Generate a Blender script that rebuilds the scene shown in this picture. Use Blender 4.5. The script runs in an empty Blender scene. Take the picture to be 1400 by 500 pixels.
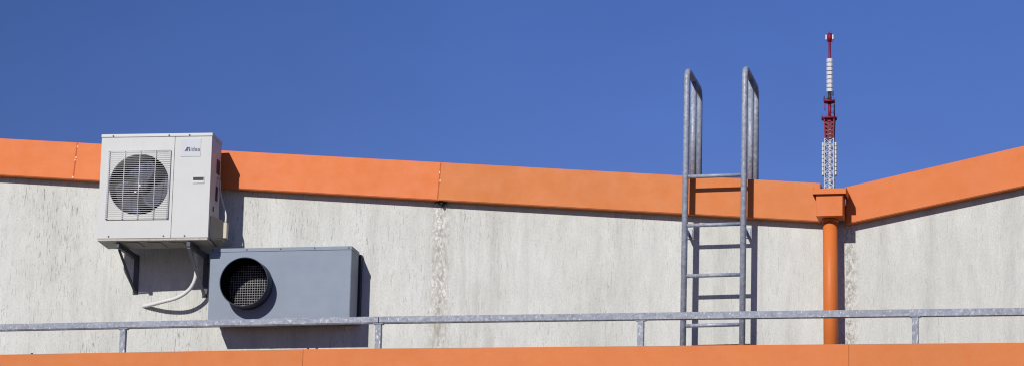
import bpy, bmesh, math, random
from mathutils import Vector, Matrix, Euler
random.seed(7)
S = bpy.context.scene
COL = S.collection
R = math.radians

# ------------------------------------------------------------------ camera
# camera axes solved from the vanishing points of the photograph
F = 4500.0; W, H = 1400.0, 500.0
n_in = Vector((945, 1050, F)).normalized()               # world +y (into the wall)
up = Vector((452, -19693, F)); up = (up - n_in*up.dot(n_in)).normalized()   # world +z
ex = n_in.cross(up); ex = ex if ex.x > 0 else -ex        # world +x
def c2w(v): return Vector((ex.dot(v), n_in.dot(v), up.dot(v)))
right, down, fwd = c2w(Vector((1,0,0))), c2w(Vector((0,1,0))), c2w(Vector((0,0,1)))
CAM = Vector((0,0,0)) - fwd*23.5
CAM.z = 1.65; CAM.y = -23.5*fwd.y; CAM.x = -23.5*fwd.x
def ray(px, py): return right*(px-W/2) + down*(py-H/2) + fwd*F
def P(px, py, d=0.0):
    """point of the vertical plane standing d metres in front of the wall that is seen at a place of the photo"""
    r = ray(px, py); t = (-d - CAM.y)/r.y
    return CAM + r*t
cam = bpy.data.cameras.new('camera'); camo = bpy.data.objects.new('camera', cam); COL.objects.link(camo)
m = Matrix((right, -down, -fwd)).transposed().to_4x4(); m.translation = CAM
camo.matrix_world = m
cam.sensor_width = 36; cam.lens = 36*F/W; cam.clip_start = 0.1; cam.clip_end = 5000
S.camera = camo

# ------------------------------------------------------------------ helpers
def new_mat(name):
    mt = bpy.data.materials.new(name); mt.use_nodes = True
    nt = mt.node_tree; return mt, nt, nt.nodes['Principled BSDF']
def N(nt, t, **kw):
    n = nt.nodes.new(t)
    for k, v in kw.items():
        if k in n.inputs: n.inputs[k].default_value = v
        else: setattr(n, k, v)
    return n
def mapped(nt, scale, coord='Object'):
    tc = N(nt, 'ShaderNodeTexCoord'); mp = N(nt, 'ShaderNodeMapping'); mp.inputs['Scale'].default_value = scale
    nt.links.new(tc.outputs[coord], mp.inputs['Vector']); return mp.outputs['Vector']
def noise(nt, scale, vec=(1,1,1), detail=4, rough=.55, dist=0):
    n = N(nt, 'ShaderNodeTexNoise'); n.inputs['Scale'].default_value = scale
    n.inputs['Detail'].default_value = detail; n.inputs['Roughness'].default_value = rough; n.inputs['Distortion'].default_value = dist
    nt.links.new(mapped(nt, vec), n.inputs['Vector']); return n.outputs['Fac']
def ramp(nt, src, stops):
    r = N(nt, 'ShaderNodeValToRGB'); e = r.color_ramp.elements
    while len(e) < len(stops): e.new(.5)
    for i, (p, c) in enumerate(stops):
        e[i].position = p; e[i].color = (c, c, c, 1) if not isinstance(c, tuple) else (*c, 1)
    nt.links.new(src, r.inputs['Fac']); return r.outputs['Color']
def math_(nt, op, a, b=None):
    n = N(nt, 'ShaderNodeMath', operation=op)
    for i, s in enumerate((a, b)):
        if s is None: continue
        if isinstance(s, (int, float)): n.inputs[i].default_value = s
        else: nt.links.new(s, n.inputs[i])
    return n.outputs[0]
def mix(nt, fac, a, b, mode='MIX'):
    n = N(nt, 'ShaderNodeMix', data_type='RGBA', blend_type=mode)
    for s, k in ((fac, 0), (a, 6), (b, 7)):
        if isinstance(s, (int, float)): n.inputs[k].default_value = s
        elif isinstance(s, tuple): n.inputs[k].default_value = (*s, 1)
        else: nt.links.new(s, n.inputs[k])
    return n.outputs[2]
def bump(nt, b, h, strength, dist=.01, prev=None):
    n = N(nt, 'ShaderNodeBump'); n.inputs['Strength'].default_value = strength; n.inputs['Distance'].default_value = dist
    nt.links.new(h, n.inputs['Height'])
    if prev is not None: nt.links.new(prev, n.inputs['Normal'])
    nt.links.new(n.outputs[0], b.inputs['Normal']); return n.outputs[0]

def paint(name, *a, wavy=0, **k):
    mt = _paint(name, *a, **k)
    if wavy:
        nt = mt.node_tree; b = nt.nodes['Principled BSDF']
        prev = b.inputs['Normal'].links[0].from_socket if b.inputs['Normal'].links else None
        bump(nt, b, noise(nt, 1, (1.6,1.6,5), 3), wavy, .05, prev)
    return mt
def _paint(name, c, rough=.5, var=.06, metal=0, vscale=1.5, streak=0, bstr=0.02, dirt=(.35,.3,.25), spec=.22):
    mt, nt, b = new_mat(name)
    v = ramp(nt, noise(nt, vscale, (1,1,1), 5), [(.3, 1-var), (.7, 1+var)])
    col = mix(nt, 1.0, c, v, 'MULTIPLY')
    fine = ramp(nt, noise(nt, 60, (1,1,1), 3), [(.35, 1-var*.5), (.65, 1+var*.3)])
    col = mix(nt, 1.0, col, fine, 'MULTIPLY')
    if streak:
        s = ramp(nt, noise(nt, 5, (3,3,.35), 6, .65), [(.5, 0.), (.78, streak)])
        col = mix(nt, s, col, dirt)
    nt.links.new(col, b.inputs['Base Color'])
    r = ramp(nt, noise(nt, 9, (1,1,1), 3), [(.3, max(0,rough-.08)), (.7, rough+.08)])
    nt.links.new(r, b.inputs['Roughness'])
    b.inputs['Metallic'].default_value = metal; b.inputs['Specular IOR Level'].default_value = spec
    if bstr: bump(nt, b, noise(nt, 90, (1,1,1), 2), bstr, .004)
    return mt

M = {}
ORG = (.70,.200,.070)
M['orange_a'] = paint('orange_coating', (.63,.160,.036), .5, .035, streak=.10, dirt=(.50,.17,.08), wavy=.05)
M['orange_b'] = paint('orange_coating_faded', (.555,.168,.042), .55, .045, streak=.14, dirt=(.46,.19,.09), wavy=.05)
M['orange_c'] = paint('orange_coating_right', (.595,.156,.034), .5, .03, streak=.08, dirt=(.46,.16,.08), wavy=.05)
M['orange_d'] = paint('orange_coating_annex', (.54,.158,.038), .55, .05, streak=.18, dirt=(.44,.18,.09), wavy=.05)
M['orange_e'] = paint('orange_coating_annex_fresh', (.565,.156,.034), .5, .04, streak=.12, dirt=(.46,.17,.085), wavy=.05)
M['orange_pipe'] = paint('orange_pipe_coating', (.58,.152,.033), .5, .05, streak=.12, dirt=(.36,.12,.06))
M['white'] = paint('white_enamel', (.512,.520,.506), .45, .02, streak=.10, dirt=(.42,.40,.35))
M['white_lid'] = paint('white_enamel_lid', (.545,.55,.54), .45, .02)
M['wire'] = paint('grille_wire', (.60,.60,.60), .4, .05)
M['rust_under'] = paint('dirty_base_pan', (.42,.40,.36), .6, .25, streak=.4, dirt=(.18,.11,.07))
M['darkhole'] = paint('shaded_interior', (.004,.004,.005), .9, .1, spec=.05)  # near black: the shade inside openings is put into the colour
M['fan'] = paint('fan_plastic', (.050,.054,.085), .5, .1, spec=.2)
M['badge'] = paint('badge_film', (.47,.49,.53), .4, .03)
M['navy'] = paint('navy_print', (.015,.02,.05), .4, .03)
M['greyprint'] = paint('grey_print', (.06,.065,.09), .4, .03)
M['bracketlit'] = paint('lit_brace_paint', (.27,.28,.29), .5, .12)  # lighter copy of the bracket paint, sunlit tone put into the colour
M['screw'] = paint('screw_steel', (.06,.055,.05), .5, .2, .5)
M['beige_shaded'] = paint('shaded_beige_plastic', (.36,.34,.25), .5, .08)  # darkened for the valve cover's unlit face, shade is in the colour
M['beige_lit'] = paint('lit_beige_plastic', (.50,.46,.36), .5, .06)  # lighter copy of that plastic, paints the sunlit strip beside the cover
M['cable'] = paint('white_cable', (.55,.55,.52), .5, .05)
M['hose'] = paint('ribbed_white_hose', (.60,.60,.58), .5, .08)
M['boxgrey'] = paint('blue_grey_coating', (.200,.240,.298), .5, .035, vscale=1.2, streak=.10, dirt=(.16,.19,.24), wavy=.05)
M['boxdark'] = paint('blue_grey_shaded', (.035,.042,.06), .6, .1)  # dark copy of the box coating, shade behind the casing painted in
M['duct'] = paint('duct_coating', (.045,.053,.08), .45, .08)
M['mesh'] = paint('screen_wire', (.60,.61,.62), .4, .08, .1)
M['chip'] = paint('bare_primer', (.62,.60,.56), .7, .1)
M['moss'] = paint('moss', (.05,.05,.025), .9, .4)
M['roof'] = paint('roof_felt', (.10,.10,.10), .8, .15)
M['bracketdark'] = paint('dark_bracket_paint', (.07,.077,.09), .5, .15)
M['red'] = paint('red_mast_paint', (.19,.008,.028), .5, .1)
M['mastwhite'] = paint('white_mast_paint', (.54,.54,.55), .5, .05)
M['mastlattice'] = paint('weathered_mast_paint', (.42,.43,.46), .5, .05)
M['mastdark'] = paint('dark_steel', (.03,.03,.035), .5, .1)
M['bracket'] = paint('bracket_paint', (.16,.175,.185), .45, .15, .0, streak=.3, dirt=(.15,.10,.07))

def galvanised(name='galvanised_steel', gain=1.0, mott=1.0):
    mt, nt, b = new_mat(name)
    vo = N(nt, 'ShaderNodeTexVoronoi'); vo.inputs['Scale'].default_value = 55; nt.links.new(mapped(nt, (1,1,1)), vo.inputs['Vector'])
    sp = N(nt, 'ShaderNodeSeparateColor'); nt.links.new(vo.outputs['Color'], sp.inputs[0])
    spangle = ramp(nt, sp.outputs[0], [(0, (.150,.162,.19)), (1, (.225,.24,.275))])
    blot = ramp(nt, noise(nt, 22, (1,1,1), 6, .7, .6), [(.58, 0.), (.68, .85*mott)])
    col = mix(nt, blot, spangle, (.40,.41,.43))
    dark = ramp(nt, noise(nt, 5, (1,1,1), 5, .6), [(.4, 0.), (.75, .45)])
    col = mix(nt, dark, col, (.145,.155,.18))
    scr = ramp(nt, noise(nt, 70, (1,1,.5), 3, .6), [(.60, 0.), (.67, .75*mott)])
    col = mix(nt, scr, col, (.52,.53,.55))
    col = mix(nt, 1.0, col, (gain*.97, gain, gain*1.05), 'MULTIPLY')
    nt.links.new(col, b.inputs['Base Color'])
    b.inputs['Metallic'].default_value = .12; b.inputs['Specular IOR Level'].default_value = .4
    nt.links.new(ramp(nt, sp.outputs[1], [(0, .42), (1, .62)]), b.inputs['Roughness'])
    bump(nt, b, noise(nt, 40, (1,1,1), 4), .12, .004)
    return mt
M['galv'] = galvanised(gain=1.12); M['galv_ladder'] = galvanised('galvanised_tube', 1.55, .38)

# stained scratched render of the wall; stain places are measured along the wall
XJ = P(603, 300).x; XP = P(1161, 400).x; XL = P(655, 300).x
def stucco():
    mt, nt, b = new_mat('scratched_render')
    tc = N(nt, 'ShaderNodeTexCoord'); sx = N(nt, 'ShaderNodeSeparateXYZ'); nt.links.new(tc.outputs['Object'], sx.inputs[0])
    X, Z = sx.outputs[0], sx.outputs[2]
    def band(x0, w):                                     # 1 at x0 falling to 0 at a distance w
        a = math_(nt, 'ABSOLUTE', math_(nt, 'SUBTRACT', X, x0))
        n = N(nt, 'ShaderNodeMapRange', interpolation_type='SMOOTHSTEP'); nt.links.new(a, n.inputs[0])
        n.inputs[1].default_value = 0; n.inputs[2].default_value = w; n.inputs[3].default_value = 1; n.inputs[4].default_value = 0
        return n.outputs[0]
    big = ramp(nt, noise(nt, 1.1, (1,1,.7), 5, .6), [(.3, (.520,.528,.485)), (.7, (.612,.620,.588))])
    mid = ramp(nt, noise(nt, 9, (1.5,1,.5), 6, .7), [(.3, .90), (.7, 1.07)])
    col = mix(nt, 1.0, big, mid, 'MULTIPLY')
    # worm tracks: short wandering vertical scratches
    g1 = noise(nt, 1, (105,30,11), 4, .65, 1.1)
    groove = ramp(nt, g1, [(.57, 0.), (.66, 1.)])
    g2 = noise(nt, 1, (170,30,30), 3, .6, .6)
    pits = ramp(nt, g2, [(.61, 0.), (.70, 1.)])
    patch = ramp(nt, noise(nt, 2.2, (1.4,1,.5), 4, .6), [(.36, .10), (.64, 1.)])
    wear = N(nt, 'ShaderNodeMapRange', interpolation_type='SMOOTHSTEP'); nt.links.new(X, wear.inputs[0])
    for i, v in ((1, XJ-2.5), (2, XJ+1.5), (3, 1.0), (4, .48)): wear.inputs[i].default_value = v
    patch = math_(nt, 'MULTIPLY', patch, wear.outputs[0])
    gr = math_(nt, 'MULTIPLY', groove, patch)
    col = mix(nt, math_(nt, 'MULTIPLY', gr, 1.0), col, (.185,.175,.155))
    col = mix(nt, math_(nt, 'MULTIPLY', math_(nt, 'MULTIPLY', pits, patch), .65), col, (.15,.14,.12))
    grain = ramp(nt, noise(nt, 1, (120,60,70), 3, .7), [(.3, .88), (.7, 1.10)])
    col = mix(nt, 1.0, col, grain, 'MULTIPLY')
    # soft run-off streaks
    st = ramp(nt, noise(nt, 1, (5.5,1,.32), 6, .62), [(.50, 0.), (.74, .46)])
    col = mix(nt, st, col, (.33,.315,.285))
    # brown run-off below the fascia joint with flaked white patches in it
    bj = band(XJ, .12)
    s = math_(nt, 'MULTIPLY', bj, ramp(nt, noise(nt, 1, (42,1,9), 6, .75), [(.36, 0.), (.58, .80)]))
    col = mix(nt, s, col, (.27,.245,.19))
    bj2 = math_(nt, 'POWER', band(XJ, .085), .5)
    fl = math_(nt, 'MULTIPLY', bj2, ramp(nt, noise(nt, 1, (48,1,26), 5, .7, .8), [(.50, 0.), (.56, 1.)]))
    fl = math_(nt, 'MULTIPLY', fl, ramp(nt, noise(nt, 1, (7,1,3.2), 4, .65), [(.38, .12), (.58, 1.)]))
    col = mix(nt, fl, col, (.76,.755,.73))
    bl = band(XL, .35)
    s = math_(nt, 'MULTIPLY', bl, ramp(nt, noise(nt, 1, (14,1,1.2), 5, .7), [(.46, 0.), (.70, .45)]))
    col = mix(nt, s, col, (.30,.28,.25))
    # lichen and flaking beside the downpipe
    bp = band(XP, .095)
    s = math_(nt, 'MULTIPLY', bp, ramp(nt, noise(nt, 1, (40,1,22), 5, .7, .8), [(.46, 0.), (.56, .75)]))
    col = mix(nt, s, col, (.22,.20,.165))
    s = math_(nt, 'MULTIPLY', bp, ramp(nt, noise(nt, 1.7, (40,1,24), 4, .65, .8), [(.54, 0.), (.60, .9)]))
    col = mix(nt, s, col, (.62,.61,.58))
    nt.links.new(col, b.inputs['Base Color'])
    b.inputs['Roughness'].default_value = .9; b.inputs['Specular IOR Level'].default_value = .2
    n1 = bump(nt, b, math_(nt, 'ADD', math_(nt, 'MULTIPLY', g1, -1.0), math_(nt, 'MULTIPLY', g2, -.5)), .35, .012)
    bump(nt, b, noise(nt, 1, (130,60,80), 4, .7), .35, .006, n1)
    return mt
M['stucco'] = stucco()
def asphalt():
    mt, nt, b = new_mat('asphalt')
    c = ramp(nt, noise(nt, 40, (1,1,1), 6, .7), [(.3, (.034,.037,.033)), (.7, (.072,.075,.066))])
    c = mix(nt, 1.0, c, ramp(nt, noise(nt, .3, (1,1,1), 4), [(.3, .8), (.7, 1.2)]), 'MULTIPLY')
    nt.links.new(c, b.inputs['Base Color']); b.inputs['Roughness'].default_value = .9
    bump(nt, b, noise(nt, 120, (1,1,1), 3), .4, .01); return mt
M['asphalt'] = asphalt()

# --- bmesh builders
def box(bm, x0, x1, y0, y1, z0, z1, bev=0):
    vs = [bm.verts.new((x, y, z)) for z in (z0, z1) for y in (y0, y1) for x in (x0, x1)]
    fs = [bm.faces.new([vs[i] for i in q]) for q in ((0,2,3,1),(4,5,7,6),(0,1,5,4),(2,6,7,3),(0,4,6,2),(1,3,7,5))]
    if bev:
        es = list({e for f in fs for e in f.edges})
        bmesh.ops.bevel(bm, geom=es, offset=bev, segments=2, affect='EDGES', profile=.5)
def prism(bm, poly, y0, y1):
    """outline in x,z pushed from y0 to y1"""
    a = [bm.verts.new((x, y0, z)) for x, z in poly]; b = [bm.verts.new((x, y1, z)) for x, z in poly]
    n = len(poly); fs = [bm.faces.new(a), bm.faces.new(b[::-1])]
    for i in range(n): fs.append(bm.faces.new((a[i], b[i], b[(i+1) % n], a[(i+1) % n])))
    return fs
def hull8(bm, f, b):
    """box from four front and four back corners"""
    a = [bm.verts.new(p) for p in f]; c = [bm.verts.new(p) for p in b]
    bm.faces.new(a); bm.faces.new(c[::-1])
    for i in range(4): bm.faces.new((a[i], c[i], c[(i+1) % 4], a[(i+1) % 4]))
def tube(bm, pts, r, seg=14, cap=True, rad=None):
    pts = [Vector(p) for p in pts]; rings = []
    t0 = (pts[1]-pts[0]).normalized()
    u = t0.orthogonal().normalized()
    for i, p in enumerate(pts):
        t = (pts[min(i+1, len(pts)-1)] - pts[max(i-1, 0)]).normalized()
        u = (u - t*u.dot(t)).normalized(); v = t.cross(u)
        rr = rad[i] if rad else r
        rings.append([bm.verts.new(p + (u*math.cos(2*math.pi*k/seg) + v*math.sin(2*math.pi*k/seg))*rr) for k in range(seg)])
    for a, b in zip(rings, rings[1:]):
        for k in range(seg): bm.faces.new((a[k], a[(k+1) % seg], b[(k+1) % seg], b[k])).smooth = True
    if cap: bm.faces.new(rings[0][::-1]); bm.faces.new(rings[-1])
def bar(bm, a, b, w, h, side=None):
    """rectangular bar from a to b"""
    a, b = Vector(a), Vector(b); t = (b-a).normalized()
    s = Vector(side) if side else (Vector((0,0,1)) if abs(t.z) < .9 else Vector((0,1,0)))
    s = (s - t*s.dot(t)).normalized(); q = t.cross(s)
    def c(p): return [p - q*w/2 - s*h/2, p + q*w/2 - s*h/2, p + q*w/2 + s*h/2, p - q*w/2 + s*h/2]
    hull8(bm, c(a), c(b))
def arc(c, r, a0, a1, n, ax, ay):
    c, ax, ay = Vector(c), Vector(ax), Vector(ay)
    return [c + ax*r*math.cos(a0+(a1-a0)*i/n) + ay*r*math.sin(a0+(a1-a0)*i/n) for i in range(n+1)]
def build(name, bm, mat, parent=None, off=None):
    bmesh.ops.recalc_face_normals(bm, faces=bm.faces)
    me = bpy.data.meshes.new(name)
    if off is None and parent is not None: off = None
    bm.to_mesh(me); bm.free()
    for mm in (mat if isinstance(mat, list) else [mat]): me.materials.append(M[mm])
    o = bpy.data.objects.new(name, me); COL.objects.link(o)
    if parent is not None: o.parent = parent
    if off is not None:                     # mesh was made in world axes: bring it to the thing's own origin
        me.transform(Matrix.Translation(-Vector(off)))
    return o
def thing(name, label, cat, loc=(0,0,0), rot=(0,0,0), group=None):
    o = bpy.data.objects.new(name, None); COL.objects.link(o); o.empty_display_size = .2
    o.location = loc; o.rotation_euler = rot; o['label'] = label; o['category'] = cat
    if group: o['group'] = group
    return o
def B(): return bmesh.new()
def copy_thing(o, parent=None):
    c = o.copy(); COL.objects.link(c); c.parent = parent
    for ch in [k for k in bpy.data.objects if k.parent == o]: copy_thing(ch, c)
    return c

# ------------------------------------------------------------------ setting
g = B()
q = [g.verts.new(p) for p in ((-3000,-3000,0),(3000,-3000,0),(3000,3000,0),(-3000,3000,0))]; g.faces.new(q)
o = build('ground', g, 'asphalt'); o['kind'] = 'structure'

# ------------------------------------------------------------------ upper building
OV = .077                                                    # how far the fascia stands out of the wall
def line(p, q):
    return lambda x: p.z + (q.z-p.z)*(x-p.x)/(q.x-p.x)
LT = line(P(0,189.2,OV), P(1117,249.8,OV)); LB = line(P(0,239.2,OV), P(1115,302,OV))
RT = line(P(1156,255.6,OV), P(1400,199.4,OV)); RB = line(P(1165,304,OV), P(1400,254.2,OV))
XA, XB = -10.0, 9.0
XLe = P(1121.5,252,OV).x; XRs = P(1156.5,256,OV).x; XV = (XLe+XRs)/2
bld = thing('industrial_building', 'pale grey rendered building with orange fascia along its valley roofline', 'building', (0,0,0))
w = B()
prism(w, [(XA,0),(XB,0),(XB,RT(XB)-.10),(XV,min(LT(XV),RT(XV))-.11),(XA,LT(XA)-.10)], 0, 12)
build('wall', w, 'stucco', bld)
rf = B()
for (xa, xb, L) in ((XA, XV-.002, LT), (XV+.002, XB, RT)):
    prism(rf, [(xa,L(xa)-.098),(xb,L(xb)-.098 if L is LT else L(xb)-.098),(xb,L(xb)-.06),(xa,L(xa)-.06)], .12, 12.02)
build('roof', rf, 'roof', bld)
GAP = .0011
def fascia(xa, xb, T, Bt, mat, slantl=0, slantr=0):
    f = B()
    poly = [(xa-slantl, Bt(xa)), (xb-slantr, Bt(xb)), (xb, T(xb)), (xa, T(xa))]
    prism(f, poly, -OV, -.003)
    # the coping folds back over the wall head
    prism(f, [(xa+.001, T(xa)-.045),(xb-.001, T(xb)-.045),(xb-.001, T(xb)-.003),(xa+.001, T(xa)-.003)], -.002, .115)
    bmesh.ops.bevel(f, geom=[e for e in f.edges if len(e.link_faces) == 2 and abs(e.verts[0].co.y+OV) < .001 and abs(e.verts[1].co.y+OV) < .001], offset=.004, segments=2, affect='EDGES')
    return build('fascia_panel', f, mat, bld)
x1 = P(104,220,OV).x; x2 = P(603,245,OV).x
sl = P(603,222,OV).x - P(598.5,271,OV).x; sl1 = P(106,194,OV).x - P(100.5,243,OV).x
x1t = P(106,194,OV).x; x2t = P(603,222,OV).x
xm = x1t - 5.0
fascia(XA, xm-GAP, LT, LB, 'orange_b', 0, 0)
fascia(xm+GAP, x1t-GAP, LT, LB, 'orange_a', 0, sl1)
fascia(x1t+GAP, x2t-GAP, LT, LB, 'orange_a', sl1, sl)
fascia(x2t+GAP, XLe, LT, LB, 'orange_b', sl, 0)
fascia(XRs, XB, RT, RB, 'orange_c')
# flaked coating along the first joint
def blob(bm, c, rx, rz, y0, y1, n=9):
    prism(bm, [(c.x+rx*random.uniform(.7,1.15)*math.cos(6.283*k/n), c.z+rz*random.uniform(.7,1.15)*math.sin(6.283*k/n)) for k in range(n)], y0, y1)
for (px, py, rx, rz) in ((105.7,200.5,.004,.013),(103.9,215.5,.006,.010),(102.8,219,.005,.008),(100,242.3,.006,.008),(601.7,247,.005,.010),(601.2,236,.003,.012)):
    c = B(); blob(c, P(px,py,OV), rx, rz, -OV-.0025, -OV+.004)
    build('paint_chip', c, 'chip', bld)

# clump of moss hanging below the joint
c = P(604,276.5,.03); mo = B()
for k in range(90):
    a = random.uniform(0,6.28); rr = abs(random.gauss(0,.016)); h = random.uniform(.3,1)*max(.008,.05-rr*1.2)
    p = Vector((c.x+rr*math.cos(a)*1.3, -.022+.022*math.sin(a), c.z+.015-rr*.2))
    tube(mo, [p, p+Vector((random.uniform(-.012,.012), random.uniform(-.008,.004), -h))], .004, 5, True, [.006,.002])
o = build('moss_clump', mo, 'moss', None, (c.x,0,c.z)); o.location = (c.x,0,c.z)
o['label'] = 'small dark moss clump under the orange fascia joint'; o['category'] = 'moss'

# ------------------------------------------------------------------ annex in front, its fascia and deck
DA = .95                                                     # front of its fascia
def apts(px, py): return P(px, py, DA)
A = [apts(-900,499.5), apts(0,484), apts(414.5,476.6), apts(1160.5,469.6), apts(1400,467.7), apts(2600,458)]
zlow = min(a.z for a in A)-.35
an = thing('annex_building', 'low grey annex with orange fascia running in front of the rendered wall', 'building', (0,-DA,0))
w = B(); 
prism(w, [(-11,0),(11,0),(11,zlow+.06),(-11,zlow+.06)], -DA+.06, -.004)
build('wall', w, 'stucco', an, (0,-DA,0))
d = B(); prism(d, [(-11,zlow+.064),(11,zlow+.064),(11,zlow+.11),(-11,zlow+.11)], -DA+.066, -.006)
build('roof_deck', d, 'roof', an, (0,-DA,0))
mats = ['orange_d','orange_e','orange_d']
segs = [([A[0],A[1],A[2]], 'orange_d'), ([A[2],A[3]], 'orange_e'), ([A[3],A[4],A[5]], 'orange_d')]
for i, (ps, mt) in enumerate(segs):
    f = B(); pp = [(p.x, p.z) for p in ps]
    if i > 0: pp[0] = (pp[0][0]+.0012, pp[0][1])
    if i < 2: pp[-1] = (pp[-1][0]-.0012, pp[-1][1])
    prism(f, pp + [(pp[-1][0], zlow), (pp[0][0], zlow)], -DA, -DA+.055)
    prism(f, [(x, z-.002) for x, z in pp] + [(x, z-.03) for x, z in pp[::-1]], -DA+.056, -DA+.16)
    build('fascia_panel', f, mt, an, (0,-DA,0))
for (px, py) in ((43.5,483.2),(421,476.2),(433,476.2),(1026,470.6),(1151,469.6)):
    s = B(); p = P(px, py, DA-.02); tube(s, [p+Vector((0,0,-.012)), p+Vector((0,0,.004)), p+Vector((0,0,.008))], .008, 8, True, [.009,.009,.005])
    build('screw', s, 'screw', an, (0,-DA,0))

# ------------------------------------------------------------------ guard rail
DR = .74
gl = thing('guard_rail', 'long galvanised steel guard rail on posts in front of the wall', 'railing', (0,-DR,zlow+.11))
GO = (0,-DR,zlow+.11)
def rt(px, py): return P(px, py, DR)
ra = [rt(-900,460.5), rt(517,431.8)]; rb = [rt(518.2,431.8), rt(985,425.2), rt(1400,420.1), rt(2500,407)]
HR = .046; WR = .05
for ps in (ra, rb):
    bm = B(); prism(bm, [(p.x,p.z) for p in ps] + [(p.x,p.z-HR) for p in ps[::-1]], -DR, -DR+WR)
    bmesh.ops.bevel(bm, geom=[e for e in bm.edges if abs(e.verts[0].co.x-e.verts[1].co.x) > .3], offset=.005, segments=3, affect='EDGES')
    build('top_rail', bm, 'galv', gl, GO)
def railz(x):
    pts = ra+rb
    for a, b in zip(pts, pts[1:]):
        if a.x <= x <= b.x: return a.z + (b.z-a.z)*(x-a.x)/max(1e-6, b.x-a.x)
    return pts[0].z
for px, py in ((-180,465),(167,460),(516.5,455),(875.5,450),(1251,445),(1630,440)):
    c = P(px, py, DR); zt = railz(c.x)-HR-.002
    bm = B(); box(bm, c.x-.021, c.x+.021, -DR+.005, -DR+.045, zlow+.111, zt-.006, .004)
    box(bm, c.x-.034, c.x+.034, -DR+.004, -DR+.046, zt-.005, zt)
    box(bm, c.x-.06, c.x+.06, -DR-.03, -DR+.08, zlow+.111, zlow+.119)
    build('post', bm, 'galv', gl, GO)

# ------------------------------------------------------------------ hopper and downpipe
DH = .25
c = P(1135.5, 380, .13)
dp = thing('downpipe', 'orange downpipe with square hopper at the valley of the fascia', 'downpipe', (c.x,-.13,zlow+.11))
DO = (c.x,-.13,zlow+.11)
h = B(); a, b2 = P(1115.6,266,DH), P(1152,294.4,DH)
box(h, a.x, b2.x, -DH, -OV-.003, b2.z, P(1130,260,DH).z, .003)
build('hopper', h, 'orange_pipe', dp, DO)
h = B(); a, b3 = P(1110.8,258,DH+.02), P(1156.6,264.3,DH+.02)
t_ = .006
box(h, a.x, b3.x, -DH-.022, -DH-.022+t_, b3.z, a.z, .002)
box(h, a.x, a.x+t_, -DH-.015, -OV-.004, b3.z-.004, a.z+.012, .002)
box(h, b3.x-t_, b3.x, -DH-.015, -OV-.004, b3.z-.004, a.z+.012, .002)
box(h, a.x+t_+.001, b3.x-t_-.001, -DH-.015, -.005, a.z-.016, a.z-.004)
build('hopper_rim', h, 'orange_pipe', dp, DO)
h = B(); tube(h, [(c.x-.004,-.13,b2.z-.001), (c.x,-.13,b2.z-.5), (c.x+.006,-.13,zlow+.112)], .0505, 28)
build('pipe', h, 'orange_pipe', dp, DO)
h = B(); zc = P(1135,297.5,DH).z-.035
tube(h, [(c.x-.003,-.13,b2.z-.002),(c.x-.003,-.13,b2.z-.022)], .057, 28)
build('pipe_collar', h, 'orange_pipe', dp, DO)

# ------------------------------------------------------------------ roof ladder
DL = .20
lb = P(974, 470, DL)
ld = thing('roof_ladder', 'galvanised steel cat ladder with tall hooped handrails climbing over the fascia', 'ladder', (lb.x,-DL,zlow+.11))
LO = (lb.x,-DL,zlow+.11)
rs = .0215
stile = []
for (pt, pb) in (((939.6,96),(933.6,470)), ((1018.6,93),(1014.6,469))):
    T, Bm = P(*pt, DL), P(*pb, DL)
    k = (T.x-Bm.x)/(T.z-Bm.z); bx = Bm.x + k*(zlow+.112-Bm.z)
    zt = T.z+rs*.3
    stile.append((bx, T.x, zt, k))
    depth = .60; rc = .075
    pts = [Vector((bx,-DL,zlow+.112)), Vector((T.x,-DL,zt-rc))]
    pts += arc((T.x,-DL+rc,zt-rc), rc, math.pi, math.pi/2, 8, (0,1,0), (0,0,1))[1:]
    pts += arc((T.x,-DL+depth-rc,zt-rc), rc, math.pi/2, 0, 8, (0,1,0), (0,0,1))
    roofz = LT(T.x)-.06
    pts += [Vector((T.x,-DL+depth,roofz))]
    bm = B(); tube(bm, pts, rs, 20)
    build('stile', bm, 'galv_ladder', ld, LO)
    bm = B(); tube(bm, [(T.x,-DL+.31,zt-rs-.001), (T.x,-DL+.31,roofz)], rs, 20)
    build('hoop_brace', bm, 'galv_ladder', ld, LO)
def stx(i, z):
    bx, tx, zt, k = stile[i]; return bx + k*(z-zlow-.112)
zs = [P(976,y,DL).z for y in (240.3,306.5,375.6,443.6)]; step = (zs[0]-zs[3])/3
for z in zs + [zs[3]-step]:
    if z < zlow+.15: continue
    bm = B(); tube(bm, [(stx(0,z)+rs*.9,-DL,z-.003),(stx(1,z)-rs*.9,-DL,z+.001)], .0135, 14)
    build('rung', bm, 'galv_ladder', ld, LO)
for i in (0,1):
    z = P(976,311,DL).z; x = stx(i,z)
    bm = B(); box(bm, x-.003, x+.003, -DL+rs*.8, -.004, z-.02, z+.02)
    box(bm, x-.025, x+.025, -.009, -.003, z-.035, z+.035)
    build('wall_bracket', bm, 'galv_ladder', ld, LO)

# ------------------------------------------------------------------ air conditioner
d1, d2 = .50, .46
bl, br_, tl = P(132.4,325.6,d1), P(284.2,324.4,d2), P(139.2,184,d1)
AW = math.hypot(br_.x-bl.x, d1-d2); AH = tl.z-bl.z; AD = .285
yaw = math.atan2(d1-d2, br_.x-bl.x)
ac = thing('air_conditioner', 'white air conditioner outdoor unit with round fan grille on wall brackets', 'air conditioner', (bl.x,bl.y,bl.z), (0,0,yaw))
def U(u): return u*AW
def V(v): return AH*(1-v)
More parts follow.
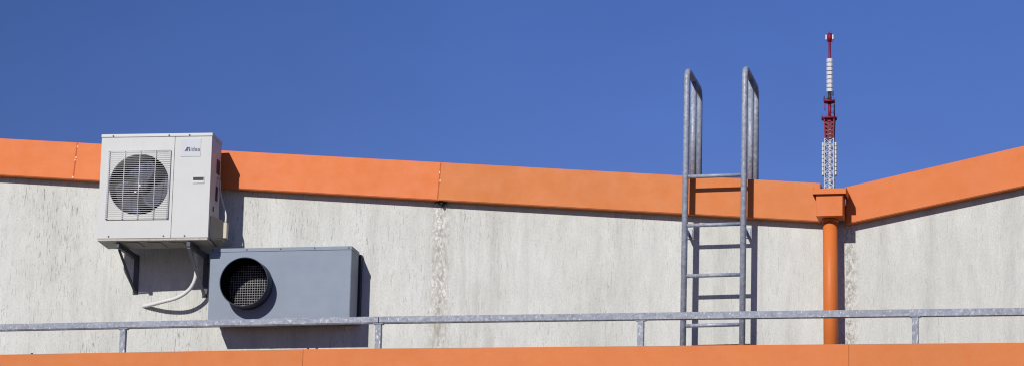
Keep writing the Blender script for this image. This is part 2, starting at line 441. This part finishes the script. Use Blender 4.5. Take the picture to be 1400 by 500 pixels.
# casing: front sheet with the round fan opening, other five sides closed
c = B(); cu, cv, cr = U(.356), V(.487), .272*AW
NC = 64
ring = [c.verts.new((cu+cr*math.cos(2*math.pi*k/NC), 0, cv+cr*math.sin(2*math.pi*k/NC))) for k in range(NC)]
Z1 = V(.034)
us = U(.665)
corn = [c.verts.new(p) for p in ((0,0,0),(us-.0015,0,0),(us-.0015,0,Z1),(0,0,Z1))]
es = [c.edges.new((ring[k], ring[(k+1) % NC])) for k in range(NC)] + [c.edges.new((corn[k], corn[(k+1) % 4])) for k in range(4)]
bmesh.ops.triangle_fill(c, edges=es, use_beauty=True)
for f in list(c.faces):
    if (f.calc_center_median()-Vector((cu,0,cv))).length < cr*.9 and all(v in ring for v in f.verts): c.faces.remove(f)
lip = [c.verts.new((v.co.x, .03, v.co.z)) for v in ring]
for k in range(NC): c.faces.new((ring[k], ring[(k+1) % NC], lip[(k+1) % NC], lip[k])).smooth = True
back = [c.verts.new(p) for p in ((0,.012,0),(us-.0015,.012,0),(us-.0015,.012,Z1),(0,.012,Z1))]
for k in range(4): c.faces.new((corn[k], corn[(k+1) % 4], back[(k+1) % 4], back[k]))
build('front_panel', c, 'white', ac)
c = B(); box(c, us+.0015, AW, .0, .012, 0, Z1, .002); build('service_panel', c, 'white', ac)
c = B()
t = .004
box(c, 0, t, .0125, AD, 0, Z1); box(c, AW-t, AW, .0125, AD, 0, Z1, .001); box(c, t+.001, AW-t-.001, AD-t, AD, 0, Z1)
box(c, us-.004, us+.004, .013, AD-.01, .01, Z1-.01)
build('casing', c, 'white', ac)
c = B(); box(c, -.004, AW+.004, -.005, AD+.004, Z1+.002, AH, .004); build('top_cover', c, 'white_lid', ac)
c = B(); box(c, .004, AW-.004, .004, AD-.004, -.018, -.001, .003)
for u in (.3,.5,.7): box(c, U(u)-.05, U(u)+.05, .05, AD-.05, -.024, -.0185, .002)
build('base_pan', c, 'rust_under', ac)
# recess and fan
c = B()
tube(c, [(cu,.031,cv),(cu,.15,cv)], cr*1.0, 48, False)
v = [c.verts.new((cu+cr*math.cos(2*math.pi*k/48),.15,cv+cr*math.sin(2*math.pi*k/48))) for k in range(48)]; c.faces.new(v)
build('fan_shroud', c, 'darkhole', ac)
fan = B()
tube(fan, [(cu,.045,cv),(cu,.052,cv),(cu,.11,cv)], .05, 24, True, [.04,.055,.058])
fo = build('fan', fan, 'fan', ac)
for k in range(3):
    bl_ = B(); n = 10; rows = []
    a0 = R(38+120*k)
    for i in range(n+1):
        f = i/n; ang = a0 + R(92)*f
        row = []
        for j in range(7):
            q = j/6; rr = .055 + (cr*.93-.055)*q*(1-.10*abs(f-.55)*2*q)
            aa = ang + R(24)*q*q
            row.append((cu+rr*math.cos(aa), .05+.065*f+.012*q*math.sin(3.14*f), cv+rr*math.sin(aa)))
        rows.append(row)
    vs = [[bl_.verts.new(p) for p in r] for r in rows]
    for i in range(n):
        for j in range(6): bl_.faces.new((vs[i][j],vs[i][j+1],vs[i+1][j+1],vs[i+1][j])).smooth = True
    ob = build('fan_blade', bl_, 'fan', fo); md = ob.modifiers.new('thick','SOLIDIFY'); md.thickness = .004
# grille
gx0, gx1, gz1, gz0 = U(.071), U(.633), V(.168), V(.813)
gr = B(); gy = -.016
for k in range(36):
    z = gz0 + (gz1-gz0)*k/35
    tube(gr, [(gx0,gy,z),(gx1,gy,z)], .0018 if k not in (0,35) else .003, 6)
for u in (0,.015,.265,.512,.765,.985,1):
    x = gx0+(gx1-gx0)*u
    tube(gr, [(x,-.001,gz1+.003),(x,gy+.003,gz1),(x,gy+.0035,gz0),(x,-.001,gz0-.003)], .0028, 6)
build('fan_grille', gr, 'wire', ac)
for (u, v) in ((.372,.502),(.335,.565)):
    s = B(); tube(s, [(U(u),gy-.002,V(v)),(U(u),gy-.007,V(v))], .008, 10, True, [.009,.006]); build('grille_clip', s, 'wire', ac)
# badge with lettering
bx0, bx1, bz1, bz0 = U(.722), U(.902), V(.058), V(.226)
s = B(); box(s, bx0, bx1, -.003, -.0005, bz0, bz1, .001); bdg = build('badge', s, 'badge', ac)
def text_mesh(txt, size, x, y, z, mat, parent, name='lettering', shear=0, bold=0, width=None):
    cu_ = bpy.data.curves.new('t','FONT'); cu_.body = txt; cu_.size = size; cu_.extrude = .0006; cu_.offset = bold; cu_.shear = shear
    to = bpy.data.objects.new('t', cu_); COL.objects.link(to)
    dg = bpy.context.evaluated_depsgraph_get(); dg.update()
    me = bpy.data.meshes.new_from_object(to.evaluated_get(dg)); bpy.data.objects.remove(to)
    xs = [v.co.x for v in me.vertices]; sc = 1 if width is None else width/(max(xs)-min(xs))
    me.transform(Matrix.Translation((x,y,z)) @ Matrix.Rotation(R(90),4,'X') @ Matrix.Diagonal((sc,1,1,1)) @ Matrix.Translation((-min(xs),0,0)))
    me.materials.clear(); me.materials.append(M[mat])
    o = bpy.data.objects.new(name, me); COL.objects.link(o); o.parent = parent; return o
tz = V(.176)
text_mesh('idea', .046, U(.811), -.0042, tz, 'greyprint', bdg, bold=.0, width=U(.896)-U(.811))
lg = B()                                                     # slanted swoosh initial
x0 = U(.760); hM = .031
def stroke(p0, p1, w0, w1, bend):
    a, b = [], []
    for i in range(9):
        f = i/8; x = p0[0]+(p1[0]-p0[0])*f + bend*math.sin(math.pi*f); z = p0[1]+(p1[1]-p0[1])*f; w_ = w0+(w1-w0)*f
        a.append((x-w_/2, z)); b.append((x+w_/2, z))
    prism(lg, a+b[::-1], -.0048, -.0036)
stroke((x0, tz+.001), (x0+.014, tz+hM*.95), .007, .003, .003)
stroke((x0+.011, tz), (x0+.018, tz+hM), .003, .006, .0)
stroke((x0+.020, tz-.001), (x0+.026, tz+hM*.97), .005, .004, -.002)
stroke((x0+.033, tz), (x0+.030, tz+hM), .006, .005, .001)
build('emblem', lg, 'navy', bdg)
# handle recess
s = B(); hx0, hx1, hz1, hz0 = U(.845), U(.940), V(.425), V(.478)
q = .0035
box(s, hx0-q, hx1+q, -.004, -.0005, hz1, hz1+q); box(s, hx0-q, hx1+q, -.006, -.0005, hz0-q, hz0+.016)
box(s, hx0-q, hx0, -.0038, -.0005, hz0+.0165, hz1-.0005); box(s, hx1, hx1+q, -.0038, -.0005, hz0+.0165, hz1-.0005)
hd = build('handle', s, 'white_lid', ac)
s = B(); box(s, hx0+.0005, hx1-.0005, -.0018, -.0003, hz0+.017, hz1-.0005); build('handle_slot', s, 'mastdark', hd)
for (u, v) in ((.105,.020),(.612,.020),(.797,.020),(.105,.982),(.60,.982),(.79,.982)):
    s = B(); yy = -.0055 if v < .5 else -.0005
    tube(s, [(U(u),yy,V(v)),(U(u),yy-.003,V(v))], .006, 8); build('screw', s, 'screw', ac)
# right side: louvres, cable and valve cover
for (y0, y1, v0, v1) in ((.16,.25,.20,.34),(.16,.22,.46,.60),(.10,.13,.67,.72)):
    s = B(); box(s, AW+.0005, AW+.003, y0, y1, V(v1), V(v0), .001); build('side_opening', s, 'mastdark', ac)
s = B()
fa = [(AW+.001,.03,V(1.0)),(AW+.001,.03,V(.775)),(AW+.001,.28,V(.75)),(AW+.001,.28,V(1.03))]
fb = [(AW+.062,.20,V(.965)),(AW+.062,.20,V(.79)),(AW+.062,.27,V(.785)),(AW+.062,.27,V(.97))]
hull8(s, fa, fb); bmesh.ops.bevel(s, geom=list(s.edges), offset=.008, segments=3, affect='EDGES'); build('valve_cover', s, 'beige_shaded', ac)
s = B(); box(s, AW+.058, AW+.086, .195, .25, V(.955), V(.80), .005); build('cable_clamp', s, 'beige_lit', ac)
s = B()
cp = [(AW+.001,.20,V(.37)),(AW+.018,.20,V(.40)),(AW+.024,.21,V(.52)),(AW+.05,.22,V(.64)),(AW+.072,.21,V(.73)),(AW+.074,.20,V(.80))]
def smooth(pts, n=6):
    out = []; pts = [Vector(p) for p in pts]
    for i in range(len(pts)-1):
        p0, p1, p2, p3 = pts[max(i-1,0)], pts[i], pts[i+1], pts[min(i+2,len(pts)-1)]
        for k in range(n):
            t = k/n
            out.append(.5*((2*p1)+(p2-p0)*t+(2*p0-5*p1+4*p2-p3)*t*t+(3*p1-p0-3*p2+p3)*t**3))
    return out+[pts[-1]]
tube(s, smooth(cp), .007, 8); build('cable', s, 'cable', ac)

# brackets under it
def bracket(xw, ztop, zbot, depth, label, plate):
    t = thing('wall_bracket', label, 'bracket', (xw,0,ztop), (0,0,0), 'brackets under the air conditioner')
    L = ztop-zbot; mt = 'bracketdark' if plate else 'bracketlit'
    s = B(); box(s, -.014, .014, -depth, -.008, -.040, -.005, .002); build('arm', s, 'bracketdark', t)
    s = B(); box(s, -.02, .02, -.007, -.001, -L, -.004, .001); build('wall_plate', s, 'bracketdark', t)
    s = B()
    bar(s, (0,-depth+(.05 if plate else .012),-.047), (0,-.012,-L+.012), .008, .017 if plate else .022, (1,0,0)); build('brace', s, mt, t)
    for z in (-.02-.06, -L+.015):
        s = B(); tube(s, [(.011,-.0072,z),(.011,-.016,z)], .008, 6); build('bolt', s, 'screw', t)
    return t
pa = P(188,349,.0); pb = P(185.5,402,.0)
zt = bl.z-.020
bracket(pa.x-.002, zt, pb.z, .46, 'dark steel bracket under the fan end of the air conditioner', True)
pc = P(283.5,406,0)
bracket(P(282.5,348,0).x, zt, pc.z, .45, 'steel bracket with grey brace beside the white hose under the air conditioner', False)

# drain hose
hp = [P(196,418.5,-.01), P(203,416.8,.03), P(222,412,.10), P(243,406,.14), P(258,396,.16), P(266,383,.18), P(268.5,368,.19), P(268.5,352,.20), P(267,334,.21)]
hs = smooth(hp, 14); rad = [.0135 + (.0016 if k % 2 else -.0012) for k in range(len(hs))]
s = B(); tube(s, hs, .013, 12, True, rad)
o = build('drain_hose', s, 'hose', None, hp[0]); o.location = hp[0]
o['label'] = 'white ribbed hose curving from the wall up to the air conditioner'; o['category'] = 'hose'

# ------------------------------------------------------------------ ventilation box
DB = .28
b0, b1, t0, t1 = P(284.3,438,DB), P(478.6,434.2,DB), P(287.5,341.2,DB), P(480,335.8,DB)
vx0, vx1 = (b0.x+t0.x)/2, (b1.x+t1.x)/2; vz0, vz1 = (b0.z+b1.z)/2, (t0.z+t1.z)/2
vb = thing('ventilation_box', 'blue grey sheet metal ventilation box with round black duct opening', 'ventilation box', (vx0,-DB,vz0))
VW, VH = vx1-vx0, vz1-vz0
dc = P(333,384.5,DB+.13); du, dv = dc.x-vx0, dc.z-vz0; dr = .178
c = B(); NC = 56
ring = [c.verts.new((du+dr*math.cos(2*math.pi*k/NC), 0, dv+dr*math.sin(2*math.pi*k/NC))) for k in range(NC)]
corn = [c.verts.new(p) for p in ((0,0,0),(VW,0,0),(VW,0,VH),(0,0,VH))]
es = [c.edges.new((ring[k], ring[(k+1) % NC])) for k in range(NC)] + [c.edges.new((corn[k], corn[(k+1) % 4])) for k in range(4)]
bmesh.ops.triangle_fill(c, edges=es, use_beauty=True)
for f in list(c.faces):
    if all(v in ring for v in f.verts): c.faces.remove(f)
bk = [c.verts.new(p) for p in ((0,.20,0),(VW,.20,0),(VW,.20,VH),(0,.20,VH))]
for k in range(4): c.faces.new((corn[k], corn[(k+1) % 4], bk[(k+1) % 4], bk[k]))
c.faces.new(bk)
be = [e for e in c.edges if len(e.link_faces) == 2 and e.verts[0] in corn and e.verts[1] in corn]
bmesh.ops.bevel(c, geom=be, offset=.003, segments=2, affect='EDGES')
build('casing', c, 'boxgrey', vb)
c = B(); box(c, .004, VW-.004, .203, DB-.001, .004, VH-.004); box(c, VW-.004+.001, VW+.012, .235, DB-.002, .01, VH-.01); build('rear_frame', c, 'boxdark', vb)
c = B(); 
box(c, -.003, VW+.003, -.004, .212, VH-.022, VH+.004, .002)
build('lid', c, 'boxgrey', vb)
for k in range(5):
    s = B(); x = .02+(VW-.04)*k/4; tube(s, [(x,-.0042,VH-.008),(x,-.0075,VH-.008)], .0055, 8); build('screw', s, 'screw', vb)
c = B()
prof = [(dr-.0005,-.001),(dr,-.128),(dr-.003,-.131),(dr-.006,-.128),(dr-.006,-.115)]
rings = [[c.verts.new((du+r*math.cos(2*math.pi*k/64), y, dv+r*math.sin(2*math.pi*k/64))) for k in range(64)] for r, y in prof]
for a, b in zip(rings, rings[1:]):
    for k in range(64): c.faces.new((a[k],a[(k+1)%64],b[(k+1)%64],b[k])).smooth = True
build('duct', c, 'duct', vb)
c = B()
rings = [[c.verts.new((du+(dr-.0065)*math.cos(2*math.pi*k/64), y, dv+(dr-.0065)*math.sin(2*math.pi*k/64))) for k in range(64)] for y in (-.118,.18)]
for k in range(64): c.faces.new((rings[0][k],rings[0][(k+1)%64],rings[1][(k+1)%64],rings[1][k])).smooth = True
build('duct_inner_shade', c, 'darkhole', vb)  # inner face split off in near black to carry the duct's shade
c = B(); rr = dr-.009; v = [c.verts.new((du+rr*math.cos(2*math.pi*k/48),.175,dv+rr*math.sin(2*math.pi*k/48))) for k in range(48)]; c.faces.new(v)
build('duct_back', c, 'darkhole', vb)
c = B(); sy = .07; nn = 19; sr = dr-.009
for k in range(1, nn):
    a = -sr+2*sr*k/nn; l = math.sqrt(max(0, sr*sr-a*a))
    if l < .02: continue
    tube(c, [(du+a,sy,dv-l),(du+a,sy,dv+l)], .00115, 6)
    tube(c, [(du-l,sy-.003,dv+a),(du+l,sy-.003,dv+a)], .00115, 6)
build('screen', c, 'mesh', vb)

# ------------------------------------------------------------------ distant radio mast
DM = 500.0
def PM(px, py): return P(px, py, -DM)
ctr = PM(1134.2,200); mk = (PM(1144.2,200)-ctr).length/10      # metres per photo pixel over there
ms = thing('radio_mast', 'tall red and white lattice radio mast rising far behind the roof valley', 'radio mast', (ctr.x,DM,0))
def zz(py): return PM(1134,py).z
def xx(px): return (px-1134.6)*mk
def lattice(name, z0, z1, w0, w1, mat, bays, r):
    s = B(); 
    def cor(f, w): return [Vector((sx*w/2, sy*w/2, z0+(z1-z0)*f)) for sx, sy in ((-1,-1),(1,-1),(1,1),(-1,1))]
    lo = cor(0, w0); hi = cor(1, w1)
    for a, b in zip(lo, hi): bar(s, a, b, r*2, r*2)
    for k in range(bays):
        wa, wb = w0+(w1-w0)*k/bays, w0+(w1-w0)*(k+1)/bays
        A_, B_ = cor(k/bays, wa), cor((k+1)/bays, wb)
        for i in range(4):
            j = (i+1) % 4
            bar(s, A_[i], A_[j], r*1.1, r*1.1); bar(s, A_[i], B_[j], r*1.1, r*1.1); bar(s, A_[j], B_[i], r*1.1, r*1.1)
    return build(name, s, mat, ms)
zb = zz(262)
lattice('lower_lattice', 0, zb-14, 13*mk+7, 13*mk, 'red', 24, .18)
lattice('white_lattice', zb-13.9, zz(190.5), 12.2*mk, 12.2*mk, 'mastlattice', 20, .075)
lattice('red_lattice', zz(190.3), zz(164), 11*mk, 13*mk, 'red', 5, .105)
s = B(); bar(s, (0,0,zb-14),(0,0,zz(164)), .35, .35); build('cable_ladder', s, 'mastwhite', ms)
def disc(name, px0, px1, py, h, mat):
    s = B(); r = (px1-px0)/2*mk; x = (xx(px0)+xx(px1))/2
    tube(s, [(x,0,zz(py)),(x,0,zz(py)+h)], r, 12)
    for k in range(10):
        a = 6.283*k/10; tube(s, [(x+r*math.cos(a),r*math.sin(a),zz(py)+h),(x+r*math.cos(a),r*math.sin(a),zz(py)+h+.45)], .04, 5)
    return build(name, s, mat, ms)
disc('platform', 1123.4, 1144.8, 164, .30, 'red')
disc('platform', 1126.4, 1142, 140.5, .28, 'red')
s = B(); tube(s, [(0,0,zz(164)),(0,0,zz(140))], 2.2*mk, 12); tube(s, [(xx(1141),0,zz(160)),(xx(1141.3),0,zz(142))], .10, 6)
tube(s, [(xx(1128.5),-.4,zz(152)),(xx(1128.5),-.4,zz(142))], .07, 6)
build('pole', s, 'red', ms)
for (px, py, h) in ((1140.8,157,7),(1141.2,148,5),(1139.5,132,6),(1127.4,137,5)):
    s = B(); x = xx(px); tube(s, [(x,-.3,zz(py)),(x,-.3,zz(py-h))], .09, 6); bar(s, (x,-.3,zz(py-h*.4)), (x*.2,0,zz(py-h*.4)), .08,.08); build('whip_aerial', s, 'mastdark', ms)
s = B(); tube(s, [(0,0,zz(140)),(0,0,zz(126.5))], 2.8*mk, 12, True, [3.0*mk,2.3*mk]); build('dark_section', s, 'mastdark', ms)
s = B(); tube(s, [(0,0,zz(126.4)),(0,0,zz(46))], 1.75*mk, 10); build('top_pole', s, 'red', ms)
for k in range(8):
    z0, z1 = zz(126-5.75*k), zz(126-5.75*(k+1)+.9)
    for a in range(4):
        s = B(); dx, dy = ((0,-1),(1,0),(0,1),(-1,0))[a]; r = 3.3*mk; w_ = 2.5*mk; h_ = .55*mk
        if dx == 0: box(s, -w_, w_, dy*r-h_, dy*r+h_, z0, z1, .02)
        else: box(s, dx*r-h_, dx*r+h_, -w_, w_, z0, z1, .02)
        build('antenna_panel', s, 'mastwhite', ms)
s = B(); tube(s, [(0,0,zz(57)),(0,0,zz(46))], 3.2*mk, 8); bar(s, (-3.9*mk,0,zz(56.5)),(4*mk,0,zz(56.5)),.25,.2); build('head', s, 'red', ms)
for sx in (-1,1):
    s = B(); box(s, sx*4.6*mk-.12, sx*4.6*mk+.12, -.35, .2, zz(55), zz(48.5), .03); build('antenna_panel', s, 'mastwhite', ms)
s = B(); tube(s, [(0,0,zz(46)),(0,0,zz(43.6))], .06, 5); build('lightning_rod', s, 'mastdark', ms)
for sx, px in ((-1,1125.7),(1,1143.2)):
    for k in range(8):
        s = B(); x = xx(px); z0, z1 = zz(240-5.65*k), zz(240-5.65*(k+1)+.9)
        box(s, x-1.1*mk, x+1.1*mk, -.45, .45, z0, z1, .02); bar(s, (x,0,(z0+z1)/2), (sx*6.3*mk,0,(z0+z1)/2), .09, .09)
        build('antenna_panel', s, 'mastwhite', ms)

# ------------------------------------------------------------------ light
to_sun = Vector((-.26,-1,.57)).normalized()
elev = math.asin(to_sun.z); az = math.atan2(to_sun.x, to_sun.y)       # clockwise from +y
sun = bpy.data.lights.new('sun','SUN'); sun.energy = 4.3; sun.angle = R(.53); sun.color = (1,.965,.91)
so = bpy.data.objects.new('sun', sun); COL.objects.link(so); so.rotation_euler = to_sun.to_track_quat('Z','Y').to_euler()
so.location = (-10,-30,30)
wd = bpy.data.worlds.new('World'); S.world = wd; wd.use_nodes = True; nt = wd.node_tree
sky = nt.nodes.new('ShaderNodeTexSky'); sky.sky_type = 'NISHITA'; sky.sun_disc = False
sky.sun_elevation = elev; sky.sun_rotation = az; sky.altitude = 200; sky.air_density = 1.0; sky.dust_density = .2; sky.ozone_density = 3.0
hs_ = nt.nodes.new('ShaderNodeHueSaturation'); hs_.inputs['Saturation'].default_value = 1.25
nt.links.new(sky.outputs[0], hs_.inputs['Color'])
bg = nt.nodes['Background']; bg.inputs['Strength'].default_value = .08
tint = mix(nt, 1.0, hs_.outputs[0], (.82,.635,.955), 'MULTIPLY')
tcw = N(nt, 'ShaderNodeTexCoord'); sxw = N(nt, 'ShaderNodeSeparateXYZ'); nt.links.new(tcw.outputs['Generated'], sxw.inputs[0])
az_ = N(nt, 'ShaderNodeMapRange', interpolation_type='SMOOTHSTEP'); nt.links.new(sxw.outputs[0], az_.inputs[0])
for i, v in ((1, -.42), (2, -.10), (3, .76), (4, 1.06)): az_.inputs[i].default_value = v
ci = N(nt, 'ShaderNodeTexNoise'); ci.inputs['Scale'].default_value = 1; ci.inputs['Detail'].default_value = 4
mpw = N(nt, 'ShaderNodeMapping'); mpw.inputs['Scale'].default_value = (7,7,16); mpw.inputs['Rotation'].default_value = (0,.35,0)
nt.links.new(tcw.outputs['Generated'], mpw.inputs[0]); nt.links.new(mpw.outputs[0], ci.inputs['Vector'])
veil = ramp(nt, ci.outputs['Fac'], [(.35, .965), (.68, 1.06)])        # thin high cloud
nt.links.new(mix(nt, 1.0, mix(nt, 1.0, tint, az_.outputs[0], 'MULTIPLY'), veil, 'MULTIPLY'), bg.inputs['Color'])
S.view_settings.view_transform = 'Standard'; S.view_settings.look = 'None'; S.view_settings.exposure = 0; S.view_settings.gamma = 1
S.render.engine = 'CYCLES'
S.render.resolution_x, S.render.resolution_y = 1024, 365
S.cycles.pixel_filter_type = 'BLACKMAN_HARRIS'; S.cycles.filter_width = 1.15
